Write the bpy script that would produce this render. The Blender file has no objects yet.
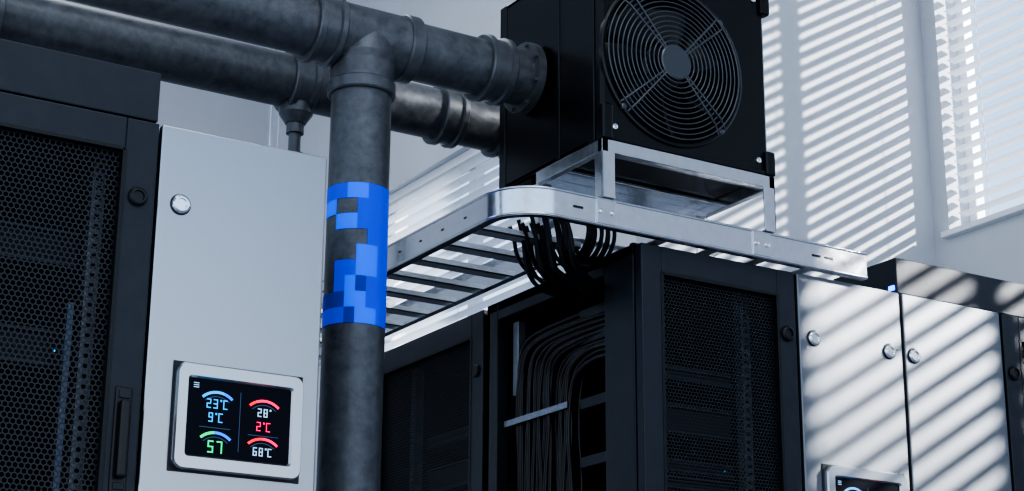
import bpy, math, random
from mathutils import Vector, Matrix
random.seed(4)
H=0.8
S=bpy.context.scene
COL=S.collection
# ---------------------------------------------------------------- materials
def mat(name, base, metallic=0.0, rough=0.5, var=0.0, vscale=8.0, stretch=(1,1,1), bump=0.0, bscale=300.0, emis=None, estr=0.0, rvar=0.0, col2=None, spec=None, trans=0):
    m=bpy.data.materials.new(name); m.use_nodes=True
    nt=m.node_tree; b=nt.nodes['Principled BSDF']
    b.inputs['Base Color'].default_value=(*base,1); b.inputs['Metallic'].default_value=metallic
    b.inputs['Roughness'].default_value=rough
    if spec is not None: b.inputs['Specular IOR Level'].default_value=spec
    tc=nt.nodes.new('ShaderNodeTexCoord'); mp=nt.nodes.new('ShaderNodeMapping')
    mp.inputs['Scale'].default_value=stretch
    nt.links.new(tc.outputs['Object'],mp.inputs['Vector'])
    if var>0:
        n=nt.nodes.new('ShaderNodeTexNoise'); n.inputs['Scale'].default_value=vscale; n.inputs['Detail'].default_value=8; n.inputs['Roughness'].default_value=0.65
        nt.links.new(mp.outputs[0],n.inputs['Vector'])
        r=nt.nodes.new('ShaderNodeValToRGB'); r.color_ramp.elements[0].position=0.3; r.color_ramp.elements[1].position=0.7
        c2=col2 or tuple(min(1,c*(1+var)) for c in base)
        r.color_ramp.elements[0].color=(*[c*(1-var) for c in base],1); r.color_ramp.elements[1].color=(*c2,1)
        nt.links.new(n.outputs['Fac'],r.inputs[0]); nt.links.new(r.outputs[0],b.inputs['Base Color'])
        if rvar>0:
            mr=nt.nodes.new('ShaderNodeMapRange'); mr.inputs[3].default_value=max(0.05,rough-rvar); mr.inputs[4].default_value=rough+rvar
            mr.inputs[1].default_value=0.3; mr.inputs[2].default_value=0.7
            nt.links.new(n.outputs['Fac'],mr.inputs[0]); nt.links.new(mr.outputs[0],b.inputs['Roughness'])
    if bump>0:
        n2=nt.nodes.new('ShaderNodeTexNoise'); n2.inputs['Scale'].default_value=bscale; n2.inputs['Detail'].default_value=3
        nt.links.new(mp.outputs[0],n2.inputs['Vector'])
        bp=nt.nodes.new('ShaderNodeBump'); bp.inputs['Strength'].default_value=bump; bp.inputs['Distance'].default_value=0.002
        nt.links.new(n2.outputs['Fac'],bp.inputs['Height']); nt.links.new(bp.outputs[0],b.inputs['Normal'])
    if emis:
        b.inputs['Emission Color'].default_value=(*emis,1); b.inputs['Emission Strength'].default_value=estr
    if trans:
        tr=nt.nodes.new('ShaderNodeBsdfTranslucent'); tr.inputs[0].default_value=(*base,1)
        mx=nt.nodes.new('ShaderNodeMixShader'); mx.inputs[0].default_value=trans
        nt.links.new(b.outputs[0],mx.inputs[1]); nt.links.new(tr.outputs[0],mx.inputs[2]); nt.links.new(mx.outputs[0],nt.nodes['Material Output'].inputs[0])
    return m
M_dark=mat('powder_coat_dark',(0.023,0.028,0.038),0.15,0.38,0.15,20,bump=0.25,bscale=500)
M_dark2=mat('powder_coat_darker',(0.010,0.012,0.015),0.1,0.4,bump=0.2,bscale=500)
M_mesh=mat('perforated_steel_black',(0.022,0.026,0.033),0.2,0.4)
M_in=mat('rack_interior_black',(0.008,0.009,0.012),0.1,0.5)
M_srv=mat('server_front_grey',(0.04,0.045,0.055),0.3,0.4,0.3,30)
M_rail=mat('rack_rail_zinc',(0.32,0.35,0.40),0.8,0.4,0.2,40)
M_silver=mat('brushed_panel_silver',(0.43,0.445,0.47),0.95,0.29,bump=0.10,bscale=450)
M_silver_shaded=mat('brushed_panel_silver_shaded',(0.215,0.228,0.25),0.85,0.40,bump=0.10,bscale=450)  # same silver panel, base colour darkened to paint in right cabinets' dimmer light
M_bezel=mat('bezel_aluminium',(0.48,0.50,0.53),0.9,0.22)
M_chrome=mat('chrome_lock',(0.8,0.81,0.83),1.0,0.15)
M_black=mat('black_plastic',(0.01,0.01,0.012),0.0,0.35)
M_cable=mat('cable_black_rubber',(0.012,0.013,0.016),0.0,0.3)
M_pipe=mat('pipe_weathered_steel',(0.095,0.103,0.117),0.4,0.42,0.2,30,bump=0.3,bscale=65,rvar=0.07,col2=(0.155,0.166,0.184))
M_collar=mat('pipe_collar_steel',(0.125,0.135,0.150),0.45,0.37,0.18,34,bump=0.2,bscale=80,rvar=0.07)
M_galv=mat('galvanised_steel',(0.70,0.715,0.745),0.97,0.18,0.06,40,bump=0.06,bscale=150,rvar=0.05)
M_rung=mat('galvanised_rung',(0.66,0.68,0.71),0.6,0.35,0.07,40)
M_fan=mat('fan_housing_black',(0.004,0.005,0.007),0.0,0.26,bump=0.06,bscale=400)
M_blade=mat('fan_blade_black',(0.014,0.016,0.020),0.1,0.35)
M_guard=mat('fan_guard_wire',(0.10,0.11,0.125),0.5,0.3)
M_wall=mat('wall_paint',(0.58,0.61,0.66),0,0.7,0.03,3,bump=0.05,bscale=150)
M_ceil=mat('ceiling_paint',(0.55,0.57,0.61),0,0.8)
M_floor=mat('floor_epoxy',(0.35,0.365,0.40),0,0.35,0.08,2)
M_frame=mat('window_frame_white',(0.80,0.82,0.86),0,0.4)
M_slat=mat('blind_slat_white',(0.76,0.79,0.83),0,0.5,trans=0.1)
M_scr=mat('screen_glass',(0.002,0.003,0.008),0,0.3,emis=(0.01,0.03,0.09),estr=0.06,spec=0.12)
def em(name,c,s): return mat(name,tuple(x*0.2 for x in c),0,0.4,emis=c,estr=s)
E_blue=em('ui_blue',(0.0,0.18,1.0),1.7); E_cyan=em('ui_cyan',(0.02,0.42,1.0),1.3); E_pink=em('ui_pink',(1.0,0.01,0.12),1.6)
E_red=em('ui_red',(1.0,0.01,0.02),1.6); E_green=em('ui_green',(0.0,0.85,0.25),1.2); E_white=em('ui_white',(0.45,0.72,1.0),1.0)
E_line=em('ui_line',(0.1,0.2,0.4),0.4); E_led=em('led_blue',(0.0,0.06,1.0),9)
M_bcab=mat('cable_manager_blue_grey',(0.14,0.18,0.26),0.3,0.4)
L_b=[mat('label_blue_bright',(0.0,0.13,0.95),0,0.45,emis=(0,0.09,1.0),estr=0.62,spec=.3),mat('label_blue',(0.0,0.06,0.75),0,0.45,emis=(0,0.04,0.9),estr=0.3,spec=.3),mat('label_blue_deep',(0.0,0.035,0.42),0,0.45,emis=(0,0.02,0.6),estr=0.12,spec=.3)]  # printed label blues with glow added for saturation; the label is no lamp
# ---------------------------------------------------------------- helpers
def empty(name,loc=(0,0,0)):
    e=bpy.data.objects.new(name,None); e.location=(loc[0],loc[1],loc[2]+H); e.empty_display_size=0.1; COL.objects.link(e); return e
def link(o,par):
    COL.objects.link(o)
    if par is not None:
        o.parent=par; o.matrix_parent_inverse=Matrix.Translation(-par.location)
def mk(name,vs,fs,m,par,smooth=None,bevel=0,seg=2):
    me=bpy.data.meshes.new(name); me.from_pydata([(v[0],v[1],v[2]+H) for v in vs],[],fs)
    if smooth is True: me.polygons.foreach_set('use_smooth',[True]*len(fs))
    elif smooth: me.polygons.foreach_set('use_smooth',smooth)
    me.materials.append(m); me.update()
    o=bpy.data.objects.new(name,me); link(o,par)
    if bevel>0:
        b=o.modifiers.new('bevel','BEVEL'); b.width=bevel; b.segments=seg; b.limit_method='ANGLE'
    return o
def boxes(name,lst,m,par,bevel=0.002,T=None,seg=2):
    vs=[];fs=[]
    for (x0,x1,y0,y1,z0,z1) in lst:
        if T:
            p=T(x0,y0);q=T(x1,y1); x0,x1=sorted((p[0],q[0])); y0,y1=sorted((p[1],q[1]))
        n=len(vs)
        vs+=[(x0,y0,z0),(x1,y0,z0),(x1,y1,z0),(x0,y1,z0),(x0,y0,z1),(x1,y0,z1),(x1,y1,z1),(x0,y1,z1)]
        fs+=[[n+i for i in f] for f in ((0,3,2,1),(4,5,6,7),(0,1,5,4),(1,2,6,5),(2,3,7,6),(3,0,4,7))]
    return mk(name,vs,fs,m,par,bevel=bevel,seg=seg)
def lathe(name,items,m,par,n=48):
    """items: (origin,dir,profile[(t,r)...])"""
    vs=[];fs=[]
    for o,d,prof in items:
        o=Vector(o);d=Vector(d).normalized()
        a=d.orthogonal().normalized(); b=d.cross(a)
        for (t0,r0),(t1,r1) in zip(prof[:-1],prof[1:]):
            k=len(vs)
            for t,r in((t0,r0),(t1,r1)):
                for i in range(n):
                    th=2*math.pi*i/n; vs.append(tuple(o+d*t+(a*math.cos(th)+b*math.sin(th))*max(r,1e-5)))
            for i in range(n):
                j=(i+1)%n; fs.append((k+i,k+j,k+n+j,k+n+i))
    return mk(name,vs,fs,m,par,smooth=True)
def tubes(name,paths,r,m,par,cyclic=False,smooth=True,bres=4):
    cu=bpy.data.curves.new(name,'CURVE'); cu.dimensions='3D'; cu.bevel_depth=r; cu.bevel_resolution=bres; cu.resolution_u=8
    for pts in paths:
        if smooth:
            s=cu.splines.new('NURBS'); s.points.add(len(pts)-1)
            for p,q in zip(s.points,pts): p.co=(q[0],q[1],q[2]+H,1)
            s.use_endpoint_u=not cyclic; s.order_u=4 if len(pts)>3 else 3; s.use_cyclic_u=cyclic
        else:
            s=cu.splines.new('POLY'); s.points.add(len(pts)-1)
            for p,q in zip(s.points,pts): p.co=(q[0],q[1],q[2]+H,1)
            s.use_cyclic_u=cyclic
            s.use_smooth=True
    cu.use_fill_caps=True
    cu.materials.append(m); o=bpy.data.objects.new(name,cu); link(o,par); return o
def hexgrid(name,a0,a1,z0,z1,P,m,par,p=0.0105,s=0.74):
    vs=[];fs=[]; R=p/math.sqrt(3); row=0; z=z0
    dirs=[(math.sin(math.radians(60*i)),math.cos(math.radians(60*i))) for i in range(6)]
    while z<z1:
        a=a0+(p/2 if row%2 else 0)
        while a<a1:
            k=len(vs)
            for q in (1.0,s):
                for dx,dz in dirs: vs.append(P(a+dx*R*q,z+dz*R*q))
            for i in range(6):
                j=(i+1)%6; fs.append((k+i,k+j,k+6+j,k+6+i))
            a+=p
        z+=1.5*R; row+=1
    return mk(name,vs,fs,m,par)
def arc(name,cx,cz,r0,r1,a0,a1,y,m,par,n=24):
    vs=[];fs=[]
    for i in range(n+1):
        th=math.radians(a0+(a1-a0)*i/n)
        vs+=[(cx+r0*math.cos(th),y,cz+r0*math.sin(th)),(cx+r1*math.cos(th),y,cz+r1*math.sin(th))]
        if i<n: k=2*i; fs.append((k,k+1,k+3,k+2))
    return mk(name,vs,fs,m,par)
def seven(name,s,x,z,y,h,m,par):
    """7-segment style readout built from small strokes"""
    seg={'0':'abcdef','1':'bc','2':'abged','3':'abgcd','4':'fgbc','5':'afgcd','6':'afgecd','7':'abc','8':'abcdefg','9':'abcdfg','c':'ged','o':'','C':'afed'}
    w=h*.5; t=h*.12; adv=w+h*.26
    tot=0
    for ch in s: tot+= adv if ch!='o' else h*.34
    cx=x-tot/2+h*.12; L=[]
    for ch in s:
        if ch=='o':
            q=h*.2; L+=[(cx,cx+q,y-.0005,y,z+h*.5-t*.7,z+h*.5),(cx,cx+q,y-.0005,y,z+h*.5-q-t*.2,z+h*.5-q+t*.5),(cx,cx+t*.7,y-.0005,y,z+h*.5-q,z+h*.5),(cx+q-t*.7,cx+q,y-.0005,y,z+h*.5-q,z+h*.5)]; cx+=h*.34; continue
        hh=h; ww=w; zz=z
        d={'a':(cx,cx+ww,zz+hh/2-t,zz+hh/2),'d':(cx,cx+ww,zz-hh/2,zz-hh/2+t),'g':(cx,cx+ww,zz-t/2,zz+t/2),
           'f':(cx,cx+t,zz,zz+hh/2),'b':(cx+ww-t,cx+ww,zz,zz+hh/2),'e':(cx,cx+t,zz-hh/2,zz),'c':(cx+ww-t,cx+ww,zz-hh/2,zz)}
        for q in seg[ch]: a0,a1,c0,c1=d[q]; L.append((a0,a1,y-.0005,y,c0,c1))
        cx+=adv
    return boxes(name,L,m,par,0)
def knob(name,x,y,z,m,par,T=None,r=0.02):
    o=(x,y,z);d=(0,-1,0)
    if T:
        o=(*T(x,y),z); q=T(x,y-1); d=(q[0]-o[0],q[1]-o[1],0)
    lathe(name+'_seal',[(o,d,[(-0.004,r*1.18),(0.0012,r*1.18),(0.0012,0)])],M_black,par,32)
    lathe(name,[(o,d,[(0,r*1.05),(0.005,r*1.05),(0.008,r*0.95),(0.010,r*0.8),(0.010,r*0.62),(0.006,r*0.58),(0.006,0)])],m,par,32)
# ---------------------------------------------------------------- racks
def server_rack(name,org,w,d,z1,facing='-Y',open_left=False,knob_a=None,handle=False,mesh=(0.07,0.07),topm=0.072,detail=True,blue=False):
    if facing=='-Y': T=lambda a,b:(org[0]+a,org[1]+b)
    else: T=lambda a,b:(org[0]+b,org[1]+w-a)
    c=T(w/2,d/2); R=empty(name,(c[0],c[1],-0.8)); z0=-0.79
    L,Rr=mesh
    zb=z0+0.1
    boxes('door_frame',[(0.002,L,0,0.03,z0+.03,z1-.004),(w-Rr,w-.002,0,0.03,z0+.03,z1-.004),(L,w-Rr,0,0.03,z1-topm,z1-.004),(L,w-Rr,0,0.03,z0+.03,zb)],M_dark,R,0.003,T)
    boxes('door_inner_trim',[(L-.004,L+.006,-0.002,0.02,zb,z1-topm),(w-Rr-.006,w-Rr+.004,-0.002,0.02,zb,z1-topm),(L,w-Rr,-0.002,0.02,z1-topm-.006,z1-topm+.004)],M_dark2,R,0.001,T)
    hexgrid('perforated_door_panel',L,w-Rr,zb,z1-topm,lambda a,z:(*T(a,0.015),z),M_mesh,R,p=0.0125 if handle else 0.0105)
    pan=[(0,w,0.036,d,z1-.03,z1),(0,w,0.036,d,z0,z0+.06),(w-.02,w,0.036,d,z0,z1),(0.0,w,d-.02,d,z0,z1)]
    if not open_left: pan.append((0,.02,0.036,d,z0,z1))
    else:
        pan+=[(0,.04,.036,.17,z0,z1),(0,.04,d-.06,d,z0,z1),(0,.03,.17,d-.06,z1-.055,z1)]
    boxes('carcass',pan,M_dark,R,0.003,T)
    boxes('roof_edge_trim',[(0,w,0.034,0.05,z1-.004,z1+.004)],M_dark2,R,0.001,T)
    for k,a in enumerate((0.075,w-0.105)):
        rl=[(a,a+.008,0.11,0.14,z0+.06,z1-.05),(a+.022,a+.03,.11,.14,z0+.06,z1-.05)]
        z=z0+.08
        while z<z1-.06:
            rl.append((a+.008,a+.022,.11,.113,z,z+.012)); z+=.022
        boxes('mounting_rail_%d'%(k+1),rl,M_rail,R,0,T)
    us=[];fr=[];leds=[];z=z0+.12;
    rnd=random.Random(len(name)+int(org[0]*10))
    while z<z1-.14:
        h=rnd.choice([.044,.044,.088,.132])
        if rnd.random()<.55:
            us.append((.11,w-.11,.16,d-.16 if not open_left else .3,z,z+h-.004))
            fr.append((.112,w-.112,.15,.16,z+.003,z+.012)); fr.append((.112,w-.112,.15,.16,z+h-.014,z+h-.006))
            leds.append((w-.148,w-.144,.148,.15,z+h*.4,z+h*.4+.004))
        z+=h+rnd.choice([0,.03,.06])
    boxes('server_units',us,M_in,R,0.001,T); boxes('server_faceplates',fr,M_srv,R,0.001,T)
    if leds: boxes('status_leds',leds[::4],E_cyan,R,0,T)
    if blue: boxes('blue_cable_manager',[(w-.14,w-.126,.1,.115,.45,1.0)],M_bcab,R,0.001,T)
    if knob_a is not None: knob('door_lock',knob_a,0.0,1.222,M_black,R,T)
    if handle:
        a=w-.04
        boxes('handle_base',[(a-.018,a+.018,-.006,.001,.59,.81)],M_black,R,0.005,T,3)
        boxes('handle_grip',[(a-.011,a+.011,-.026,-.006,.62,.78)],M_black,R,0.006,T,3)
        boxes('handle_recess',[(a-.012,a+.012,-.009,-.004,.785,.803),(a-.012,a+.012,-.009,-.004,.597,.612)],M_dark,R,0.002,T)
    return R
rk=server_rack('server_rack',(0.65,3.5),0.603,0.95,1.40,knob_a=0.5625,handle=True,mesh=(.07,.074),topm=.074,blue=True)
boxes('top_plinth',[(0.65,1.252,3.515,4.4,1.405,1.519)],M_dark,rk,0.003)
rk1=server_rack('server_rack',(2.63,3.65),0.52,0.78,1.405,open_left=True,knob_a=0.486,mesh=(.067,.063),topm=.076)
rk2=server_rack('server_rack',(2.63,4.45),0.72,0.8,1.405,facing='-X',mesh=(.06,.07),topm=.075,knob_a=None)
lathe('door_lock',[((2.63,4.487,1.22),(-1,0,0),[(-0.004,.02),(0.004,.02),(0.008,.016),(.008,0)])],M_black,rk2,32)
rk3=server_rack('server_rack',(3.945,3.65),0.6,0.8,1.405,knob_a=0.035,mesh=(.07,.07),topm=.075)
tb=empty('rack_top_plenum',(4.05,3.82,1.41))
boxes('plenum_body',[(3.56,4.56,3.68,3.95,1.412,1.52)],M_dark,tb,0.003)
boxes('status_led',[(3.556,3.561,3.69,3.712,1.424,1.437)],E_led,tb,0)
# ---------------------------------------------------------------- silver cabinets
def cabinet(x0,x1,y0,z1,screen,lock_x,MS,dep=0.8,lz=1.222):
    R=empty('control_cabinet',((x0+x1)/2,y0+dep/2,-.8))
    boxes('cabinet_body',[(x0+.004,x1-.004,y0+.03,y0+dep,-.79,z1)],MS,R,0.002)
    boxes('door_gasket',[(x0+.008,x1-.008,y0+.02,y0+.031,-.74,z1-.01)],M_black,R,0)
    boxes('cabinet_door',[(x0+.003,x1-.003,y0,y0+.022,-.75,z1-.003)],MS,R,0.004,seg=3)
    for lx in lock_x: knob('door_lock',lx,y0,lz,M_chrome,R)
    if screen:
        sx,sz,sw,sh=screen
        def rr(w,h,r,y,n=8):
            out=[]
            for cx,cz,a in((w/2-r,h/2-r,0),(-w/2+r,h/2-r,90),(-w/2+r,-h/2+r,180),(w/2-r,-h/2+r,270)):
                for i in range(n+1):
                    t=math.radians(a+90*i/n); out.append((sx+cx+r*math.cos(t),y,sz+cz+r*math.sin(t)))
            return out
        iw,ih=sw-.056,sh-.062
        ringsdef=[rr(sw,sh,.022,y0),rr(sw,sh,.022,y0-.016),rr(sw-.006,sh-.006,.02,y0-.021),rr(iw+.008,ih+.008,.008,y0-.021),rr(iw,ih,.006,y0-.015)]
        vs=[];fs=[];n=len(ringsdef[0])
        for a,b in zip(ringsdef[:-1],ringsdef[1:]):
            k=len(vs); vs+=a+b
            for i in range(n):
                j=(i+1)%n; fs.append((k+i,k+j,k+n+j,k+n+i))
        mk('screen_bezel',vs,fs,M_bezel,R,smooth=True)
        boxes('screen_shadow_gap',[(sx-sw/2-.004,sx+sw/2+.004,y0-.003,y0,sz-sh/2-.004,sz+sh/2+.004)],M_black,R,0.001)
        boxes('touch_screen',[(sx-iw/2-.002,sx+iw/2+.002,y0-.014,y0-.004,sz-ih/2-.002,sz+ih/2+.002)],M_scr,R,0)
        y=y0-.0155
        def A(n,dx,dz,mats,r=.05,w=.006,lo=48,hi=132):
            arc(n+'_track',sx+dx,sz+dz,r-.010,r-.0085,lo,hi,y,E_line,R)
            for q,(a,b,m) in enumerate(mats): arc(n+'_%d'%q,sx+dx,sz+dz,r-w/2,r+w/2,lo+(hi-lo)*a,lo+(hi-lo)*b,y-.0004,m,R)
        A('gauge_blue',-.052,.006,[(0,.3,E_blue),(.3,1,E_cyan)])
        A('gauge_pink',.055,.000,[(0,.75,E_pink),(.75,1,E_red)])
        A('gauge_green',-.052,-.080,[(0,.55,E_blue),(.55,1,E_green)])
        A('gauge_red',.055,-.082,[(0,.5,E_pink),(.5,1,E_red)])
        seven('readout_1','23oC',sx-.052,sz+.031,y,.020,E_cyan,R); seven('readout_2','9oC',sx-.054,sz+.002,y,.020,E_cyan,R)
        seven('readout_3','28o',sx+.055,sz+.024,y,.018,E_white,R); seven('readout_4','2oC',sx+.055,sz-.006,y,.020,E_pink,R)
        seven('readout_5','57',sx-.052,sz-.060,y,.026,E_green,R); seven('readout_6','68oC',sx+.055,sz-.060,y,.018,E_white,R)
        boxes('menu_icon',[(sx-iw/2+.010,sx-iw/2+.022,y-.0005,y,sz+ih/2-.011-k*.0045,sz+ih/2-.0095-k*.0045) for k in range(3)],E_white,R,0)
        boxes('ui_divider',[(sx-.0006,sx+.0006,y-.0005,y,sz-ih*.4,sz+ih*.38),(sx-.09,sx-.02,y-.0005,y,sz-.0205,sz-.0193),(sx+.02,sx+.09,y-.0005,y,sz-.0265,sz-.0253)],E_line,R,0)
    return R
cabinet(1.255,1.655,3.5,1.40,(1.4645,.764,.289,.225),[1.309],M_silver)
cabinet(3.155,3.54,3.65,1.405,(3.365,.76,.289,.225),[3.209,3.486],M_silver_shaded,.78)
cabinet(3.545,3.94,3.65,1.405,None,[3.580],M_silver_shaded,.78)
# ---------------------------------------------------------------- pipes
PY,PZ,PR=3.956,1.93,0.079; VX=1.958
def collar(r,w=.03,e=.014):
    return [(-w,r),(-w,r+e*.7),(-w+.004,r+e),(w-.004,r+e),(w,r+e*.7),(w,r)]
def coupling(r):
    return [(-.04,r),(-.04,r+.012),(-.036,r+.016),(-.022,r+.016),(-.018,r+.008),(.018,r+.008),(.022,r+.016),(.036,r+.016),(.04,r+.012),(.04,r)]
pp=empty('coolant_pipe',(VX,PY,-.8))
lathe('main_pipe',[((-2,PY,PZ),(1,0,0),[(0,PR),(4.47,PR)])],M_pipe,pp,64)
lathe('vertical_pipe',[((VX,PY,-.8),(0,0,1),[(0,PR),(.8+PZ,PR)])],M_pipe,pp,64)
lathe('tee_body',[((VX,PY,PZ),(1,0,0),[(-.125,PR),(-.125,PR+.006),(.125,PR+.006),(.125,PR)]),
  ((VX,PY,PZ),(0,0,-1),[(0,PR+.004),(.06,PR+.012),(.08,PR+.006),(.13,PR+.005),(.13,PR)])],M_pipe,pp,64)
lathe('tee_collars',[((VX-.125,PY,PZ),(1,0,0),coupling(PR)),((VX+.125,PY,PZ),(1,0,0),collar(PR,.02,.013)),((VX,PY,PZ-.148),(0,0,1),collar(PR,.018,.011)),((VX,PY,-.78),(0,0,1),collar(PR,.02,.05))],M_collar,pp,64)
lathe('pipe_couplings',[((2.35,PY,PZ),(1,0,0),coupling(PR)),((.9,PY,PZ),(1,0,0),coupling(PR)),((2.460,PY,PZ),(1,0,0),[(-.012,PR),(-.012,PR+.022),(.012,PR+.022),(.012,PR)])],M_collar,pp,64)
bl=[]
for i in range(8):
    t=math.pi/8+i*math.pi/4
    bl.append(((2.448,PY+math.cos(t)*(PR+.013),PZ+math.sin(t)*(PR+.013)),(-1,0,0),[(-.01,.006),(.008,.006),(.008,0)]))
lathe('flange_bolts',bl,M_collar,pp,6)
grid=["110011","0xx111","x00111","xxxx11","xxx001","x11001","x10211","220011","112001"]
base=math.atan2(-PY,-VX)
zt=1.502; zb=1.134
rows=len(grid); cols=6
for r_,row in enumerate(grid):
    for c_,ch in enumerate(row):
        if ch=='x': continue
        s0=-1+2*c_/cols; s1=-1+2*(c_+1)/cols
        d0=math.asin(max(-.995,s0)); d1=math.asin(min(.995,s1))
        z1_=zt-(zt-zb)*r_/rows; z0_=zt-(zt-zb)*(r_+1)/rows
        vs=[];fs=[]
        for i in range(7):
            th=base+d0+(d1-d0)*i/6
            vs+=[(VX+(PR+.0012)*math.cos(th),PY+(PR+.0012)*math.sin(th),z0_),(VX+(PR+.0012)*math.cos(th),PY+(PR+.0012)*math.sin(th),z1_)]
            if i<6: k=2*i; fs.append((k,k+2,k+3,k+1))
        mk('label_block_%d_%d'%(r_,c_),vs,fs,L_b[int(ch)],pp,smooth=True)
p2=empty('coolant_pipe',(2.0,4.53,-.8)); Y2,Z2=4.53,2.02
lathe('main_pipe',[((-2,Y2,Z2),(1,0,0),[(0,PR),(4.9,PR)])],M_pipe,p2,64)
tubes('pipe_elbow',[[(2.9,Y2,Z2),(2.97,Y2,Z2),(3.04,Y2,Z2+.01),(3.1,Y2,Z2+.06),(3.12,Y2,Z2+.14),(3.12,Y2,5.25)]],PR,M_pipe,p2,bres=12)
lathe('pipe_couplings',[((x,Y2,Z2),(1,0,0),coupling(PR)) for x in (1.1,2.03,2.53,2.74)],M_collar,p2,64)
lathe('pipe_support',[((2.03,Y2,-.8),(0,0,1),[(0,.05),(.01,.05),(.01,.018),(2.56,.018),(2.56,.026),(2.60,.026),(2.60,.018),(2.66,.018),(2.66,.026),(2.69,.026),(2.69,.03),(2.72,.05),(2.76,.05)])],M_collar,p2,24)
# ---------------------------------------------------------------- fan unit
FX0,FX1,FY0,FY1,FZ0,FZ1=2.49,3.05,3.62,4.13,1.652,2.215
fc=(2.722,1.912); FR=.218
fu=empty('cooling_fan_unit',(2.77,3.87,FZ0))
boxes('housing',[(FX0,FX0+.015,FY0+.03,FY1,FZ0,FZ1),(FX1-.015,FX1,FY0+.03,FY1,FZ0,FZ1),(FX0,FX1,FY0+.03,FY1,FZ1-.015,FZ1),(FX0,FX1,FY0+.03,FY1,FZ0,FZ0+.015),(FX0,FX1,FY1-.015,FY1,FZ0,FZ1)],M_fan,fu,0.004)
boxes('housing_seams',[(FX0-.004,FX0+.002,FY0+.03,FY0+.06,FZ0,FZ1),(FX0-.003,FX0+.002,FY1-.03,FY1+.003,FZ0,FZ1),(FX0-.003,FX0+.002,FY0+.2,FY0+.215,FZ0,FZ1),(FX1-.002,FX1+.004,FY0+.03,FY0+.06,FZ0,FZ1)],M_fan,fu,0.003)
n=96;vs=[];fs=[]
def sq(th,g=0.0):
    dx,dz=math.cos(th),math.sin(th)
    tx=((FX1-g-fc[0]) if dx>0 else (fc[0]-FX0-g))/max(abs(dx),1e-6); tz=((FZ1-g-fc[1]) if dz>0 else (fc[1]-FZ0-g))/max(abs(dz),1e-6)
    t=min(tx,tz); return (fc[0]+dx*t,fc[1]+dz*t)
ths=[2*math.pi*i/n for i in range(n)]
for cx_,cz_ in((FX0,FZ0),(FX1,FZ0),(FX0,FZ1),(FX1,FZ1)):
    ths.append(math.atan2(cz_-fc[1],cx_-fc[0])%(2*math.pi))
ths.sort(); n=len(ths)
rg=[]
for th in ths:
    c,s=math.cos(th),math.sin(th)
    o0=sq(th); o1=sq(th,.010)
    rg.append([(o0[0],FY0+.03,o0[1]),(o0[0],FY0+.008,o0[1]),(o1[0],FY0,o1[1]),(fc[0]+c*(FR+.008),FY0,fc[1]+s*(FR+.008)),(fc[0]+c*FR,FY0+.01,fc[1]+s*FR),(fc[0]+c*FR,FY0+.11,fc[1]+s*FR)])
for j in range(5):
    for i in range(n):
        k=len(vs); a=rg[i];b=rg[(i+1)%n]; vs+=[a[j],b[j],b[j+1],a[j+1]]; fs.append((k,k+1,k+2,k+3))
mk('front_plate',vs,fs,M_fan,fu)
lathe('shroud_ring',[((fc[0],FY0,fc[1]),(0,-1,0),[(-.004,FR+.02),(.006,FR+.018),(.008,FR+.012),(.006,FR+.004),(-.01,FR)])],M_fan,fu,96)
gr=[]
def circ(r,y,n=72): return [(fc[0]+r*math.cos(2*math.pi*i/n),y,fc[1]+r*math.sin(2*math.pi*i/n)) for i in range(n)]
radii=[.060+.0143*i for i in range(12)]
for r in radii: gr.append(circ(r,FY0-.014-.006*(1-(r/.215)**2)))
tubes('guard_rings',gr,.0024,M_guard,fu,cyclic=True,smooth=False,bres=2)
sp=[]
for a in (40,48,130,138,220,228,310,318):
    t=math.radians(a); sp.append([(fc[0]+r*math.cos(t),FY0-.019+.0001*k,fc[1]+r*math.sin(t)) for k,r in enumerate((.04,.12,.2))]+[(fc[0]+.228*math.cos(t),FY0-.006,fc[1]+.228*math.sin(t))])
tubes('guard_spokes',sp,.0032,M_guard,fu,smooth=False,bres=2)
lathe('guard_hub',[((fc[0],FY0-.016,fc[1]),(0,-1,0),[(-.002,.05),(.004,.05),(.006,.046),(.006,0)])],M_guard,fu,48)
lathe('motor_hub',[((fc[0],FY0+.1,fc[1]),(0,-1,0),[(0,.07),(.06,.068),(.066,.06),(.066,0)])],M_blade,fu,48)
vs=[];fs=[]
for b in range(7):
    a0=2*math.pi*b/7; k0=len(vs)
    for i in range(7):
        r=.065+(.205-.065)*i/6
        for j in range(7):
            u=j/6; th=a0+u*math.radians(38)+ (r-.065)*2.2
            vs.append((fc[0]+r*math.cos(th),FY0+.03+u*.055,fc[1]+r*math.sin(th)))
    for i in range(6):
        for j in range(6):
            k=k0+i*7+j; fs.append((k,k+1,k+8,k+7))
o=mk('fan_blades',vs,fs,M_blade,fu,smooth=True); sm=o.modifiers.new('t','SOLIDIFY'); sm.thickness=.003
lathe('corner_screws',[((x,FY0,z),(0,-1,0),[(0,.008),(.005,.008),(.006,.004),(.006,0)]) for x in (FX0+.04,FX1-.04) for z in (FZ0+.04,FZ1-.04)],M_chrome,fu,20)
lathe('guard_screws',[((fc[0]+.228*math.cos(math.radians(a)),FY0,fc[1]+.228*math.sin(math.radians(a))),(0,-1,0),[(0,.010),(.008,.009),(.01,.006),(.01,0)]) for a in(44,134,224,314)],M_guard,fu,20)
boxes('corner_lugs',[(FX0-.004,FX0+.03,FY0-.012,FY0+.02,FZ0+.0,FZ0+.1),(FX1-.02,FX1+.014,FY0-.012,FY0+.02,FZ0,FZ0+.07),(FX0-.004,FX0+.03,FY0-.012,FY0+.02,FZ1-.08,FZ1),(FX1-.02,FX1+.014,FY0-.012,FY0+.02,FZ1-.08,FZ1)],M_fan,fu,0.006,seg=3)
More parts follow.
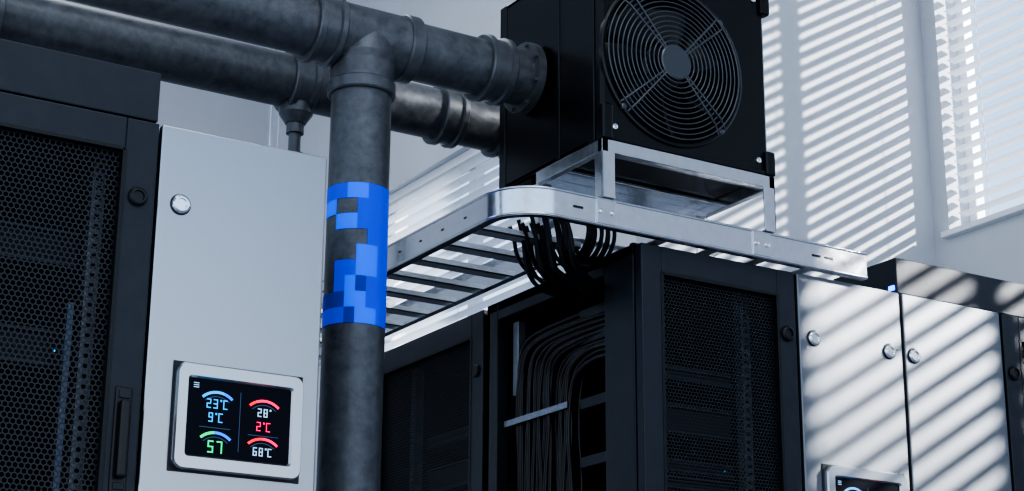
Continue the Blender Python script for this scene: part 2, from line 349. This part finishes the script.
boxes('bottom_lip',[(FX0+.03,FX1-.02,FY0-.008,FY0+.01,FZ0,FZ0+.012)],M_fan,fu,0.002)
# ---------------------------------------------------------------- stand
st=empty('fan_support_stand',(2.77,3.8,1.49)); z0,z1=1.493,1.650
boxes('top_frame',[(2.485,3.06,3.612,3.632,1.615,z1),(2.485,3.06,3.93,3.95,1.615,z1),(2.485,2.505,3.612,3.95,1.615,z1),(3.04,3.06,3.612,3.95,1.615,z1),(2.505,3.04,3.632,3.70,1.640,z1-.001),(2.505,3.04,3.86,3.93,1.640,z1-.001)],M_galv,st,0.0015)
lg=[]
for x in (2.485,3.020):
    for y in (3.612,3.915):
        lg+=[(x,x+.04,y,y+.004,z0,1.617),((x if x<2.7 else x+.036),(x+.004 if x<2.7 else x+.04),y,y+.035,z0,1.617)]
boxes('legs',lg,M_galv,st,0.001)
boxes('foot_rails',[(2.487,2.525,3.61,3.98,z0-.003,z0+.001),(3.022,3.058,3.61,3.98,z0-.003,z0+.001)],M_galv,st,0)
# ---------------------------------------------------------------- cable tray
ct=empty('cable_tray',(2.4,4.2,1.41)); TZ0,TZ1=1.412,1.489
def path(x_end,y,x,y_end,r,n=14):
    pts=[(x_end,y)]
    for i in range(n+1):
        t=math.radians(270-90*i/n); pts.append((x+r+r*math.cos(t),y+r+r*math.sin(t)))
    pts.append((x,y_end)); return pts
def rail(name,pts,side):
    nrm=[]
    for i,p in enumerate(pts):
        a=Vector(pts[max(i-1,0)]);b=Vector(pts[min(i+1,len(pts)-1)]); d=(b-a).normalized(); nrm.append(Vector((d.y,-d.x))*side)
    t=.0025
    prof=[(0,TZ0),(0,TZ1),(.022,TZ1),(.022,TZ1-t),(t,TZ1-t),(t,TZ0+t),(.022,TZ0+t),(.022,TZ0)]
    vs=[];fs=[]
    for j in range(len(prof)):
        A_,B_=prof[j],prof[(j+1)%len(prof)]
        k=len(vs)
        for p,nn in zip(pts,nrm):
            for off,z in(A_,B_): vs.append((p[0]+nn.x*off,p[1]+nn.y*off,z))
        for i in range(len(pts)-1):
            q=k+2*i; fs.append((q,q+1,q+3,q+2))
    return mk(name,vs,fs,M_galv,ct,smooth=True)
XE=3.39
rail('outer_rail',path(XE,3.62,2.22,6.6,.13),1)
rail('inner_rail',path(XE,3.96,2.56,6.6,.08),-1)
tubes('rolled_edges',[[(p[0],p[1],z) for p in path(XE,3.62,2.22,6.6,.13)] for z in (TZ0+.004,TZ1-.004)],.0035,M_galv,ct,smooth=False)
rg=[]
y=3.82
while y<6.5:
    rg+=[(2.223,2.557,y,y+.045,TZ0+.003,TZ0+.006),(2.223,2.557,y,y+.003,TZ0+.003,TZ0+.02),(2.223,2.557,y+.042,y+.045,TZ0+.003,TZ0+.02)]; y+=.165
x=2.68
while x<XE-.05:
    rg+=[(x,x+.036,3.623,3.957,TZ0+.003,TZ0+.006)]; x+=.165
boxes('rungs',rg,M_rung,ct,0)
sl=[];bo=[]
for xs in (2.50,3.01,):
    boxes('splice_plate',[(xs-.03,xs+.03,3.6155,3.62,TZ0+.006,TZ1-.006)],M_galv,ct,0.001)
    for dx in(-.018,.018): bo.append(((xs+dx,3.6155,1.45),(0,-1,0),[(0,.006),(.004,.006),(.005,0)]))
for xs in (2.40,3.19,3.235): sl.append((xs,xs+.03,3.6185,3.6199,1.447,1.453))
yy=3.85
while yy<6.4: sl.append((2.2185,2.2199,yy,yy+.012,1.449,1.453)); yy+=.12
boxes('rail_slots',sl,M_black,ct,0)
lathe('splice_bolts',bo,M_chrome,ct,16)
boxes('tray_hanger',[(2.24,2.27,5.2,5.23,TZ1,5.25),(2.5,2.53,5.2,5.23,-.79,TZ0)],M_galv,ct,0.002)
# ---------------------------------------------------------------- cables
cb=empty('network_cable_bundle',(2.68,4.15,.3)); ps=[]
N=56
for i in range(N):
    f=random.random(); Yd=4.02+.31*f; x=2.660+random.random()*.04; zt_=1.13+.15*f+random.uniform(-.012,.012)
    w1=random.uniform(-.022,.022); w2=random.uniform(-.022,.022); w3=random.uniform(-.022,.022)
    ps.append([(x+.03,3.80,zt_+.02),(x+.01,3.9,zt_+.02),(x,Yd-.13,zt_+.018+random.uniform(-.008,.008)),(x,Yd-.03,zt_),(x,Yd,zt_-.07),(x,min(Yd+w1,4.34),zt_-.2),(x,min(Yd+w2,4.34),.82),(x,min(Yd+w3,4.34),.6),(x,Yd,.35),(x,Yd,.1),(x,Yd,-.6)])
tubes('cables',ps,.0068,M_cable,cb)
boxes('cable_straps',[(2.648,2.651,4.03,4.36,1.03,1.048),(2.648,2.651,4.03,4.36,.62,.638)],M_rail,cb,0.001)
rb=empty('rack_side_frame',(2.7,4.0,.3))
lst=[]
for z in (1.27,1.20,1.02,.86,.70,.5): lst+=[(2.67,2.71,3.83,4.0,z,z+.03),(2.71,2.9,3.86,4.36,z+.03,z+.036)]
boxes('equipment_brackets',lst,M_dark,rb,0.003)
boxes('vertical_channel',[(2.665,2.69,4.31,4.34,1.12,1.34),(2.70,2.74,3.86,3.90,-.7,1.34)],M_rail,rb,0.002)
dc=empty('patch_cable_loops',(2.5,3.8,1.4)); ps=[]
for i in range(30):
    a=random.random(); b=random.random(); dz=random.uniform(-.03,.02)
    ym=3.72+.16*b; top=1.445+random.uniform(0,.02); x0=2.38+.13*a
    ps.append([(x0-.03,ym-.01,top),(x0-.01,ym,1.43),(x0,ym+.01,1.40),(x0+.02,ym+.03,1.365+dz),(x0+.07,ym+.06,1.335+dz),(2.58,ym+.09,1.325+dz*.6),(2.64,3.86+.1*b,1.325+dz*.4),(2.70,3.9+.1*b,1.32+dz*.3)])
for i in range(9):
    x0=2.53+.01*i; ym=3.74+.02*random.random()
    ps.append([(x0,ym,1.46),(x0+.005,ym,1.43),(x0+.01,ym+.04,1.39),(x0+.015,ym+.10,1.385),(x0+.02,ym+.16,1.40),(x0+.02,ym+.18,1.45)])
tubes('cables',ps,.0055,M_cable,dc)
# ---------------------------------------------------------------- room
XA,YB,XC,YF,ZT=6.07,6.0,4.3,10.0,5.3; ZF=-.8
boxes('floor',[(-5,XA+.3,-5,YF+.3,ZF-.1,ZF)],M_floor,None,0)
boxes('ceiling',[(-5,XA+.3,-5,YF+.3,ZT,ZT+.1)],M_ceil,None,0)
def wallx(name,X,y0,y1,wins,th=.25):
    l=[];y=y0
    for (a,b,z0,z1) in wins:
        l+=[(X,X+th,y,a,ZF,ZT),(X,X+th,a,b,ZF,z0),(X,X+th,a,b,z1,ZT)]; y=b
    l.append((X,X+th,y,y1,ZF,ZT)); boxes(name,l,M_wall,None,0)
W=[(1.15,2.5,1.85,4.6),(2.75,4.2,2.3,4.6),(4.45,5.9,2.62,4.6)]
wallx('wall_right',XA,-5,YB,W)
boxes('wall_back',[(XC,XA+.25,YB,YB+.25,ZF,ZT)],M_wall,None,0)
W2=[(6.75,8.55,1.9,3.2)]
wallx('wall_side',XC,YB+.25,YF,W2)
boxes('wall_far',[(-5,XC+.25,YF,YF+.25,ZF,ZT)],M_wall,None,0)
def window(i,X,y0,y1,z0,z1,pitch=.066,tilt=10,w=.052):
    R=empty('window_%d'%i,(X+.1,(y0+y1)/2,z0)); f=.05
    boxes('frame',[(X+.14,X+.2,y0,y0+f,z0,z1),(X+.14,X+.2,y1-f,y1,z0,z1),(X+.14,X+.2,y0,y1,z0,z0+f),(X+.14,X+.2,y0,y1,z1-f,z1),(X+.14,X+.2,(y0+y1)/2-.03,(y0+y1)/2+.03,z0,z1)],M_frame,R,0.004)
    boxes('sill',[(X-.04,X+.2,y0-.03,y1+.02,z0-.03,z0)],M_frame,R,0.004)
    B=empty('window_blind',(X+.07,(y0+y1)/2,z0)); vs=[];fs=[]
    c,s=math.cos(math.radians(tilt))*w/2,math.sin(math.radians(tilt))*w/2
    z=z0+.03
    while z<z1-.05:
        k=len(vs); xm=X+.07
        pr=[(xm-c,z+s),(xm-c*.4,z+s*.4+.003),(xm+c*.4,z-s*.4+.003),(xm+c,z-s)]
        for y in (y0+.015,y1-.015):
            for x_,z_ in pr: vs.append((x_,y,z_))
        for j in range(3): fs.append((k+j,k+j+1,k+5+j,k+4+j))
        z+=pitch
    mk('slats',vs,fs,M_slat,B,smooth=True)
    boxes('head_rail',[(X+.04,X+.1,y0+.01,y1-.01,z1-.05,z1)],M_frame,B,0.003)
    tubes('ladder_cords',[[(X+.07,y,z0+.02),(X+.07,y,z1-.03)] for y in (y0+.2,(y0+y1)/2,y1-.2)],.002,M_frame,B,smooth=False)
for i,w_ in enumerate(W): window(i+1,XA,*w_,tilt=(14,11,11)[i],pitch=(.084,.066,.066)[i],w=(.066,.052,.052)[i])
window(4,XC,*W2[0],pitch=.060,tilt=14)
# ---------------------------------------------------------------- light
wd=bpy.data.worlds.new('sky'); S.world=wd; wd.use_nodes=True; nt=wd.node_tree
bg=nt.nodes['Background']; tc=nt.nodes.new('ShaderNodeTexCoord'); sx=nt.nodes.new('ShaderNodeSeparateXYZ'); rp=nt.nodes.new('ShaderNodeValToRGB')
nt.links.new(tc.outputs['Generated'],sx.inputs[0]); nt.links.new(sx.outputs['Z'],rp.inputs[0]); nt.links.new(rp.outputs[0],bg.inputs[0])
e=rp.color_ramp.elements; e[0].position=0.0; e[0].color=(.51,.57,.67,1); e[1].position=1; e[1].color=(.16,.32,.70,1)
q=e.new(.12); q.color=(.88,.95,1,1); q=e.new(.36); q.color=(.37,.58,.88,1)
bg.inputs[1].default_value=1.55
sd=bpy.data.lights.new('sun','SUN'); sd.energy=8.5; sd.angle=math.radians(.85); sd.color=(1,.985,.965)
so=bpy.data.objects.new('sun',sd); so.rotation_euler=Vector((-1,.8,-.6)).to_track_quat('-Z','Y').to_euler(); so.location=(9,-3,6); COL.objects.link(so)
def area(name,loc,d,sx_,sy_,e_,c=(1,1,1)):
    l=bpy.data.lights.new(name,'AREA'); l.shape='RECTANGLE'; l.size=sx_; l.size_y=sy_; l.energy=e_; l.color=c
    o=bpy.data.objects.new(name,l); o.location=(loc[0],loc[1],loc[2]+H); o.rotation_euler=Vector(d).to_track_quat('-Z','Y').to_euler(); COL.objects.link(o)
area('ceiling_fill',(1.5,0.5,5.2),(0,0,-1),3,3,75,(.92,.97,1))  # both area lamps are added fill, out of view, to brighten the interior
area('ceiling_fill',(1.5,6.5,5.2),(0,0,-1),2.5,2.5,55,(.92,.97,1))
# ---------------------------------------------------------------- camera
yaw=math.radians(58.5); p=math.radians(17.2); a=math.radians(.4)
Rv=Vector((math.sin(yaw),-math.cos(yaw),0)); Fh=Vector((math.cos(yaw),math.sin(yaw),0))
F=Fh*math.cos(p)+Vector((0,0,math.sin(p))); U=Rv.cross(F)
R2=Rv*math.cos(a)+U*math.sin(a); U2=R2.cross(F)
m=Matrix((R2,U2,-F)).transposed().to_4x4(); m.translation=Vector((0,0,H))
cd=bpy.data.cameras.new('camera'); cd.lens=1800/1024*36; cd.sensor_width=36; cd.clip_start=.05
co=bpy.data.objects.new('camera',cd); co.matrix_world=m; COL.objects.link(co); S.camera=co
S.view_settings.view_transform='AgX'; S.view_settings.look='AgX - High Contrast'; S.view_settings.exposure=0.12
